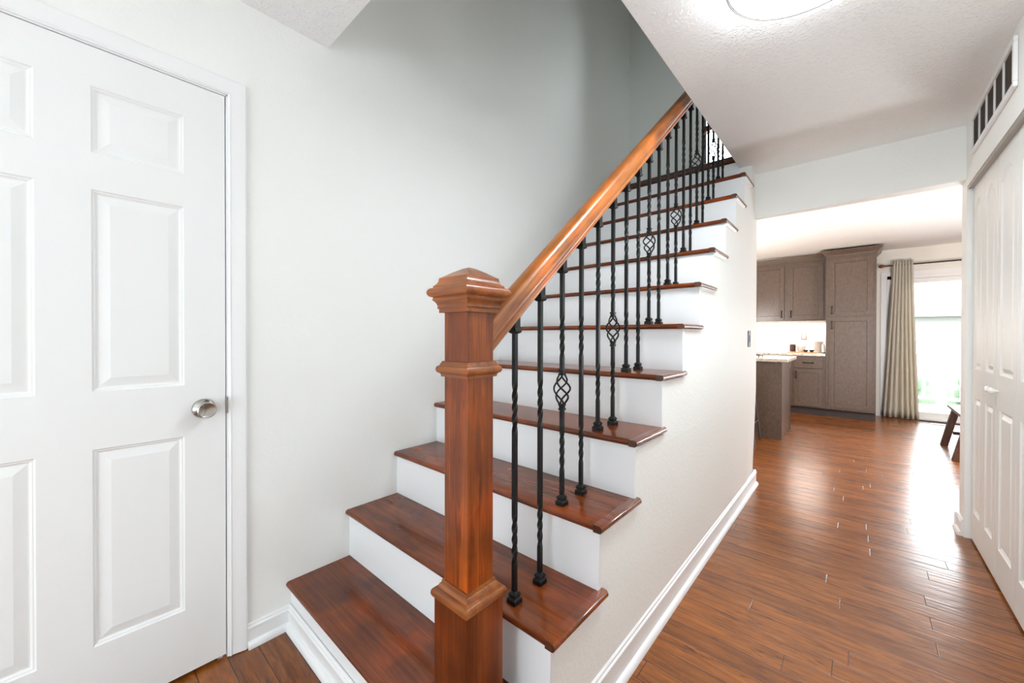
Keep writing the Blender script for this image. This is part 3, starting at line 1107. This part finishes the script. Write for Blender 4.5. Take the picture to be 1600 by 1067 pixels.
bc = thing('base_cabinet', (-0.56, 7.64, 0), 'taupe base cabinet with one drawer over a door beside the pantry', 'cabinet')
MB().box((-0.775, YC, 0.115), (-0.360, YB - 0.001, 0.885)).build('cabinet_body', M['cab'], bc, bevel=0.002)
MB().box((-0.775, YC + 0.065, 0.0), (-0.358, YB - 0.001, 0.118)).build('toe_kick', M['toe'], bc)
b = MB()
d = MB().box((-0.733, YC - 0.021, 0.703), (-0.388, YC - 0.001, 0.866)).build('drawer', M['cab'], bc, bevel=0.003)
pull(d, -0.560, 0.787, YC - 0.021, False, 0.11)
d = shaker(bc, 'door', -0.733, -0.388, 0.135, 0.685, YC - 0.021, fr=0.05)
pull(d, -0.706, 0.60, YC - 0.021)
bc2 = thing('base_cabinet', (-1.2, 7.64, 0), 'taupe base cabinet half hidden behind the island', 'cabinet')
MB().box((-1.80, YC, 0.115), (-0.777, YB - 0.001, 0.885)).build('cabinet_body', M['cab'], bc2, bevel=0.002)
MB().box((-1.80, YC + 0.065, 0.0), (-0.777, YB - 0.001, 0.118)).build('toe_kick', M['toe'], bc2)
shaker(bc2, 'door', -1.28, -0.82, 0.135, 0.85, YC - 0.021, fr=0.05)

wt = thing('worktop', (-1.2, 7.6, 0.885), 'speckled pale granite worktop along the back kitchen wall', 'worktop')
MB().box((-2.4, YC - 0.028, 0.886), (-0.359, YB - 0.001, 0.924)).build('slab', M['granite'], wt, bevel=0.004)
MB().box((-2.4, YB - 0.022, 0.9245), (-0.359, YB - 0.0012, 1.03)).build('backsplash', M['granite'], wt, bevel=0.002)

# island
isl = thing('kitchen_island', (-1.1, 5.85, 0), 'dark taupe kitchen island with plain end panels', 'island')
MB().box((-1.75, 5.33, 0.0), (-0.652, 6.10, 0.885)).build('island_body', M['cab'], isl, bevel=0.002)
b = MB()
b.box((-0.6525, 5.3295, 0.0), (-0.644, 5.352, 0.884))
b.box((-0.6525, 6.075, 0.0), (-0.644, 6.098, 0.884))
b.box((-0.6525, 5.352, 0.78), (-0.646, 6.075, 0.884))
b.build('end_panel', M['cab'], isl, bevel=0.0015)
it = MB().box((-1.82, 5.29, 0.886), (-0.585, 6.14, 0.928)).build('island_top', M['granite'], bevel=0.012, seg=3)
tag(it, 'pale speckled granite slab on the dark island', 'worktop')
ck = thing('burner_grate', (-0.98, 5.50, 0.928), 'black iron burner grate at the left end of the island slab', 'burner grate')
b = MB()
for k in range(3):
    b.tube([(-1.10 + 0.11 * k, 5.38, 0.929), (-1.10 + 0.11 * k, 5.40, 0.953), (-1.10 + 0.11 * k, 5.62, 0.953), (-1.10 + 0.11 * k, 5.64, 0.929)], 0.006, 6)
b.tube([(-1.11, 5.50, 0.951), (-0.87, 5.50, 0.951)], 0.006, 6)
b.build('grate_bars', M['iron'], ck, smooth=50)

# bar stool, only a leg shows past the stair wall
bs = thing('bar_stool', (-1.03, 5.04, 0), 'bar stool by the island, one slim metal leg showing past the wall', 'bar stool')
for sx, sy in ((1, 1), (1, -1), (-1, 1), (-1, -1)):
    MB().tube([(-1.03 + sx * 0.20, 5.04 + sy * 0.17, 0.0), (-1.03 + sx * 0.13, 5.04 + sy * 0.12, 0.62)], 0.011, 8).build('leg', M['switch_dark'], bs, smooth=50)
MB().lathe([(0.0, 0.615), (0.17, 0.615), (0.18, 0.63), (0.17, 0.655), (0.0, 0.66)], (-1.03, 5.04, 0), 'Z', 24).build('seat', M['toe'], bs, smooth=50)
b = MB()
for z, s in ((0.22, 0.82),):
    q = [(-1.03 + sx * 0.175, 5.04 + sy * 0.152, z) for sx, sy in ((1, 1), (1, -1), (-1, -1), (-1, 1), (1, 1))]
    for a, c in zip(q, q[1:]):
        b.tube([a, c], 0.007, 6)
b.build('foot_ring', M['switch_dark'], bs, smooth=50)

# things on the worktop
ZT = 0.9242
tr = MB().rings([[(-0.83, 7.40, ZT), (-0.47, 7.40, ZT), (-0.47, 7.62, ZT), (-0.83, 7.62, ZT)], [(-0.845, 7.39, ZT + 0.016), (-0.455, 7.39, ZT + 0.016), (-0.455, 7.63, ZT + 0.016), (-0.845, 7.63, ZT + 0.016)]]).build('serving_board', M['maple'], bevel=0.003)
tag(tr, 'flat light wooden serving board on the worktop', 'serving board')
ZB = ZT + 0.0165
jar = thing('storage_jar', (-0.775, 7.56, ZB), 'brown-filled storage jar with a pale lid on the wooden board', 'jar')
MB().lathe([(0.0, 0), (0.040, 0), (0.042, 0.004), (0.042, 0.105), (0.036, 0.112), (0, 0.112)], (-0.775, 7.56, ZB), 'Z', 24).build('jar_body', M['coffee'], jar, smooth=40)
MB().lathe([(0.0, 0.112), (0.040, 0.1125), (0.043, 0.118), (0.043, 0.134), (0.038, 0.138), (0, 0.138)], (-0.775, 7.56, ZB), 'Z', 24).build('lid', M['cream'], jar, smooth=40)
bw = MB().lathe([(0.0, 0), (0.040, 0), (0.052, 0.02), (0.058, 0.075), (0.060, 0.088), (0.055, 0.088), (0.053, 0.075), (0.045, 0.02), (0.0, 0.008)], (-0.665, 7.555, ZB), 'Z', 28).build('small_bowl', M['cream'], smooth=40)
tag(bw, 'small cream bowl on the wooden board beside the storage jar', 'bowl')
for xx, side in ((-0.600, 'left'), (-0.528, 'right')):
    cu = thing('dark_cup', (xx, 7.445, ZB), ('left' if side == 'left' else 'right') + ' one of two small dark blue cups on the board', 'cup', 'dark blue cups on the wooden board')
    MB().lathe([(0.0, 0), (0.018, 0), (0.026, 0.008), (0.031, 0.024), (0.031, 0.033), (0.028, 0.033), (0.027, 0.024), (0.018, 0.010), (0.0, 0.006)], (xx, 7.445, ZB), 'Z', 24).build('cup_body', M['navy'], cu, smooth=40)
cn = thing('patterned_canister', (-0.475, 7.74, ZT), 'white canister with grey leaf-like pattern beside the pantry', 'canister')
MB().lathe([(0.0, 0), (0.070, 0), (0.074, 0.006), (0.074, 0.165), (0.070, 0.172), (0.0, 0.172)], (-0.475, 7.74, ZT), 'Z', 32).build('canister_body', M['pattern'], cn, smooth=40)
MB().lathe([(0.0, 0.172), (0.074, 0.1722), (0.076, 0.180), (0.060, 0.188), (0.014, 0.190), (0.016, 0.204), (0.0, 0.208)], (-0.475, 7.74, ZT), 'Z', 32).build('lid', M['white_gloss'], cn, smooth=40)
sb = thing('soap_bottle', (-0.392, 7.52, ZT), 'slim white bottle with a dark foot at the pantry side', 'bottle')
MB().lathe([(0.0, 0), (0.024, 0), (0.024, 0.014), (0.0, 0.014)], (-0.392, 7.52, ZT), 'Z', 20).build('foot', M['iron'], sb, smooth=40)
MB().lathe([(0.0, 0.014), (0.021, 0.014), (0.022, 0.11), (0.016, 0.13), (0.007, 0.14), (0.007, 0.165), (0.0, 0.167)], (-0.392, 7.52, ZT), 'Z', 20).build('bottle_body', M['white_gloss'], sb, smooth=40)
op = thing('switch_plate', (-0.663, YB, 1.185), 'brown-framed white switch on the lit backsplash wall', 'switch plate')
MB().box((-0.703, YB - 0.006, 1.122), (-0.625, YB - 0.0005, 1.248)).build('plate', M['brownplate'], op, bevel=0.002)
MB().box((-0.685, YB - 0.009, 1.145), (-0.643, YB - 0.005, 1.225)).build('rocker', M['white_gloss'], op, bevel=0.001)

# ------------------------------------------------------------------ sliding glass door
sd = thing('door_4', (GX0, YB, 0), 'white-framed sliding glass door, blown out by daylight', 'door', kind='structure')
b = MB()
b.box((GX0, YB - 0.02, 0.0), (GX0 + 0.05, YB + 0.13, GZ))
b.box((GX1 - 0.05, YB - 0.02, 0.0), (GX1, YB + 0.13, GZ))
b.box((GX0, YB - 0.02, GZ - 0.05), (GX1, YB + 0.13, GZ))
b.box((GX0, YB - 0.02, 0.0), (GX1, YB + 0.13, 0.022))
b.build('door_frame', M['vinyl'], sd, bevel=0.003)
mx = (GX0 + GX1) / 2
for xa, xb_, yo in ((GX0 + 0.05, mx + 0.03, 0.03), (mx - 0.03, GX1 - 0.05, 0.075)):
    b = MB()
    f = 0.065
    ya, yb2 = YB + yo, YB + yo + 0.035
    b.box((xa, ya, 0.024), (xa + f, yb2, GZ - 0.05))
    b.box((xb_ - f, ya, 0.024), (xb_, yb2, GZ - 0.05))
    b.box((xa + f, ya, 0.024), (xb_ - f, yb2, 0.024 + 0.09))
    b.box((xa + f, ya, GZ - 0.05 - f), (xb_ - f, yb2, GZ - 0.05))
    s = b.build('sliding_sash', M['vinyl'], sd, bevel=0.003)
    MB().box((xa + f - 0.005, ya + 0.014, 0.11), (xb_ - f + 0.005, ya + 0.020, GZ - 0.05 - f + 0.005)).build('glass_pane', M['glass'], s)
b = MB()
for a, c in (((GX0 - 0.065, YB - 0.014, 0), (GX0 + 0.002, YB, GZ + 0.065)), ((GX1 - 0.002, YB - 0.014, 0), (GX1 + 0.065, YB, GZ + 0.065)), ((GX0, YB - 0.014, GZ - 0.002), (GX1, YB, GZ + 0.065))):
    b.box(a, c)
struct(b.build('trim_6', M['trim'], bevel=0.003), 'white casing around the sliding glass door', 'trim')
struct(MB().box((GX0 + 0.001, YB - 0.085, 0.0), (GX1 - 0.001, YB - 0.021, 0.010)).build('trim_7', M['toe'], bevel=0.003), 'dark threshold strip at the sliding glass door', 'trim')
fv = thing('floor_register', (0.90, 7.72, 0), 'slim metal floor register in front of the glass door', 'floor register')
MB().box((0.74, 7.67, 0.0), (1.06, 7.77, 0.004)).build('register_frame', M['track'], fv, bevel=0.001)
b = MB()
for k in range(14):
    b.box((0.755 + 0.021 * k, 7.685, 0.0042), (0.765 + 0.021 * k, 7.755, 0.0055))
b.build('louvre', M['switch_dark'], fv)

# curtain and rod
YR = 7.875
rod = thing('curtain_rod', (0.24, YR, 2.205), 'thin dark curtain rod with a turned wooden finial over the glass door', 'curtain rod')
MB().tube([(0.29, YR, 2.206), (1.3, YR, 2.206), (2.3, YR, 2.206)], 0.0095, 12).build('rod', M['bronze'], rod, smooth=50)
MB().lathe([(0.0095, 0), (0.014, 0.004), (0.010, 0.012), (0.016, 0.022), (0.027, 0.045), (0.026, 0.060), (0.017, 0.074), (0.006, 0.082), (0, 0.084)], (0.30, YR, 2.206), '-X', 20).build('finial', wood('finial_wood', (S(70, 34, 18), S(120, 66, 38), S(150, 92, 56)), 'X', 0.3, 0.4), rod, smooth=50)
MB().box((0.385, YR - 0.008, 2.190), (0.402, YB - 0.001, 2.222)).build('bracket', M['bronze'], rod, bevel=0.002)
cu = thing('curtain', (0.46, YR, 0.012), 'long pleated khaki curtain drawn to the left of the glass door', 'curtain')
b = MB()
NU, NV = 150, 26
grid = []
for j in range(NV + 1):
    t = j / NV                      # 0 top, 1 bottom
    z = 2.268 - t * (2.268 - 0.014)
    e = t ** 1.5
    xl = 0.362 + (0.262 - 0.362) * e - 0.014 * math.sin(math.pi * t)
    xr = 0.568 + (0.640 - 0.568) * t ** 1.2
    row = []
    for k in range(NU + 1):
        s = k / NU
        amp = 0.014 + 0.022 * e
        ph = 2 * math.pi * 7.0 * (s + 0.035 * math.sin(5 * s + 1.0) * e)
        dy = amp * math.sin(ph) * (1 + 0.25 * math.sin(9 * s + 2)) + 0.010 * e * math.sin(17 * s)
        dx = 0.006 * math.cos(ph)
        if t < 0.035:
            dy *= 0.85
        row.append((xl + (xr - xl) * s + dx, YR - 0.006 + dy, z))
    grid.append(row)
ids = [[b.vert(p) for p in r] for r in grid]
for a, c in zip(ids, ids[1:]):
    for k in range(NU):
        b.face((a[k], a[k + 1], c[k + 1], c[k]))
cm = b.build('drape', M['curtain'], cu, smooth=80)
so = cm.modifiers.new('thickness', 'SOLIDIFY')
so.thickness = 0.003
b = MB()
ids = []
for j in range(NV + 1):
    t = j / NV
    z = 2.215 - t * (2.215 - 0.03)
    e = t ** 1.5
    xl = 0.372 + (0.258 - 0.372) * e - 0.030 * math.sin(math.pi * min(1, t * 1.5)) * (t < 0.667)
    ids.append([b.vert((xl + 0.12 * s - 0.004 * math.sin(6 * s), YR + 0.020 + 0.012 * math.sin(7 * s), z)) for s in [k / 10 for k in range(11)]])
for a, c in zip(ids, ids[1:]):
    for k in range(10):
        b.face((a[k], a[k + 1], c[k + 1], c[k]))
lm = b.build('lining', M['lining'], cu, smooth=80)
lm['label'] = 'grey lining showing along the left edge'
so = lm.modifiers.new('thickness', 'SOLIDIFY')
so.thickness = 0.002

# bench near the glass door
bn = thing('bench', (0.9, 5.9, 0), 'low dark wooden bench with splayed legs near the glass door', 'bench')
MB().box((0.735, 5.42, 0.405), (1.12, 6.42, 0.437)).build('seat', M['bench'], bn, bevel=0.004)
for yy in (5.56, 6.27):
    for sx, xt in ((-1, 0.785), (1, 1.07)):
        b = MB()
        xb0 = xt + sx * 0.085
        b.rings([[(xb0 - 0.028, yy - 0.035, 0), (xb0 + 0.028, yy - 0.035, 0), (xb0 + 0.028, yy + 0.035, 0), (xb0 - 0.028, yy + 0.035, 0)],
                 [(xt - 0.028, yy - 0.035, 0.406), (xt + 0.028, yy - 0.035, 0.406), (xt + 0.028, yy + 0.035, 0.406), (xt - 0.028, yy + 0.035, 0.406)]])
        b.build('leg', M['bench'], bn, bevel=0.003)
    MB().box((0.765, yy - 0.015, 0.13), (1.09, yy + 0.015, 0.165)).build('stretcher', M['bench'], bn, bevel=0.002)

# ------------------------------------------------------------------ outside
struct(MB().box((-2, YB + 0.13, -0.16), (6, 10.7, -0.10)).build('ground_deck', M['deck']), 'pale wooden deck outside the glass door', 'deck')
struct(MB().box((-25, YB + 2, -1.3), (40, 60, -1.2)).build('ground', M['grass']), 'pale lawn beyond the deck', 'lawn')
pr_ = thing('deck_railing', (1.0, 10.5, -0.1), 'white deck railing with square balusters outside the glass door', 'railing')
MB().box((-1.5, 10.46, 0.855), (5.5, 10.54, 0.90)).build('top_rail', M['ext_white'], pr_, bevel=0.004)
MB().box((-1.5, 10.475, 0.02), (5.5, 10.525, 0.07)).build('bottom_rail', M['ext_white'], pr_, bevel=0.004)
for xp in (-0.9, 1.14, 3.1, 5.0):
    MB().box((xp - 0.062, 10.44, -0.10), (xp + 0.062, 10.56, 1.03)).build('railing_post', M['ext_white'], pr_, bevel=0.006)
x = -0.74
while x < 4.9:
    if min(abs(x - xp) for xp in (-0.9, 1.14, 3.1, 5.0)) > 0.09:
        MB().box((x - 0.02, 10.48, 0.06), (x + 0.02, 10.52, 0.86)).build('railing_baluster', M['ext_white'], pr_)
    x += 0.118
hd = MB()
rnd = random.Random(3)
for k in range(70):
    cxh, cyh, czh, rh = rnd.uniform(-2.5, 8), rnd.uniform(12.6, 13.4), rnd.uniform(-1.1, 0.30), rnd.uniform(0.25, 0.5)
    hd.lathe([(0.0, -rh), (rh * 0.6, -rh * 0.8), (rh, -0.1 * rh), (rh * 0.9, rh * 0.45), (rh * 0.4, rh * 0.9), (0, rh)], (cxh, cyh, czh), 'Z', 9)
hdo = hd.build('hedge', M['hedge'], smooth=80)
tag(hdo, 'pale green hedge behind the white deck railing', 'hedge', kind='stuff')
hs = thing('neighbour_house', (6, 26, -1.2), 'pale neighbouring house far behind the deck railing', 'house')
MB().box((-3, 24, -1.2), (14, 32, 2.1)).build('house_wall', M['facade'], hs)
MB().rings([[(-3.6, 23.4, 2.0), (-3.6, 28, 4.2), (-3.6, 32.6, 2.0)], [(14.6, 23.4, 2.0), (14.6, 28, 4.2), (14.6, 32.6, 2.0)]]).build('roof', M['roof'], hs)
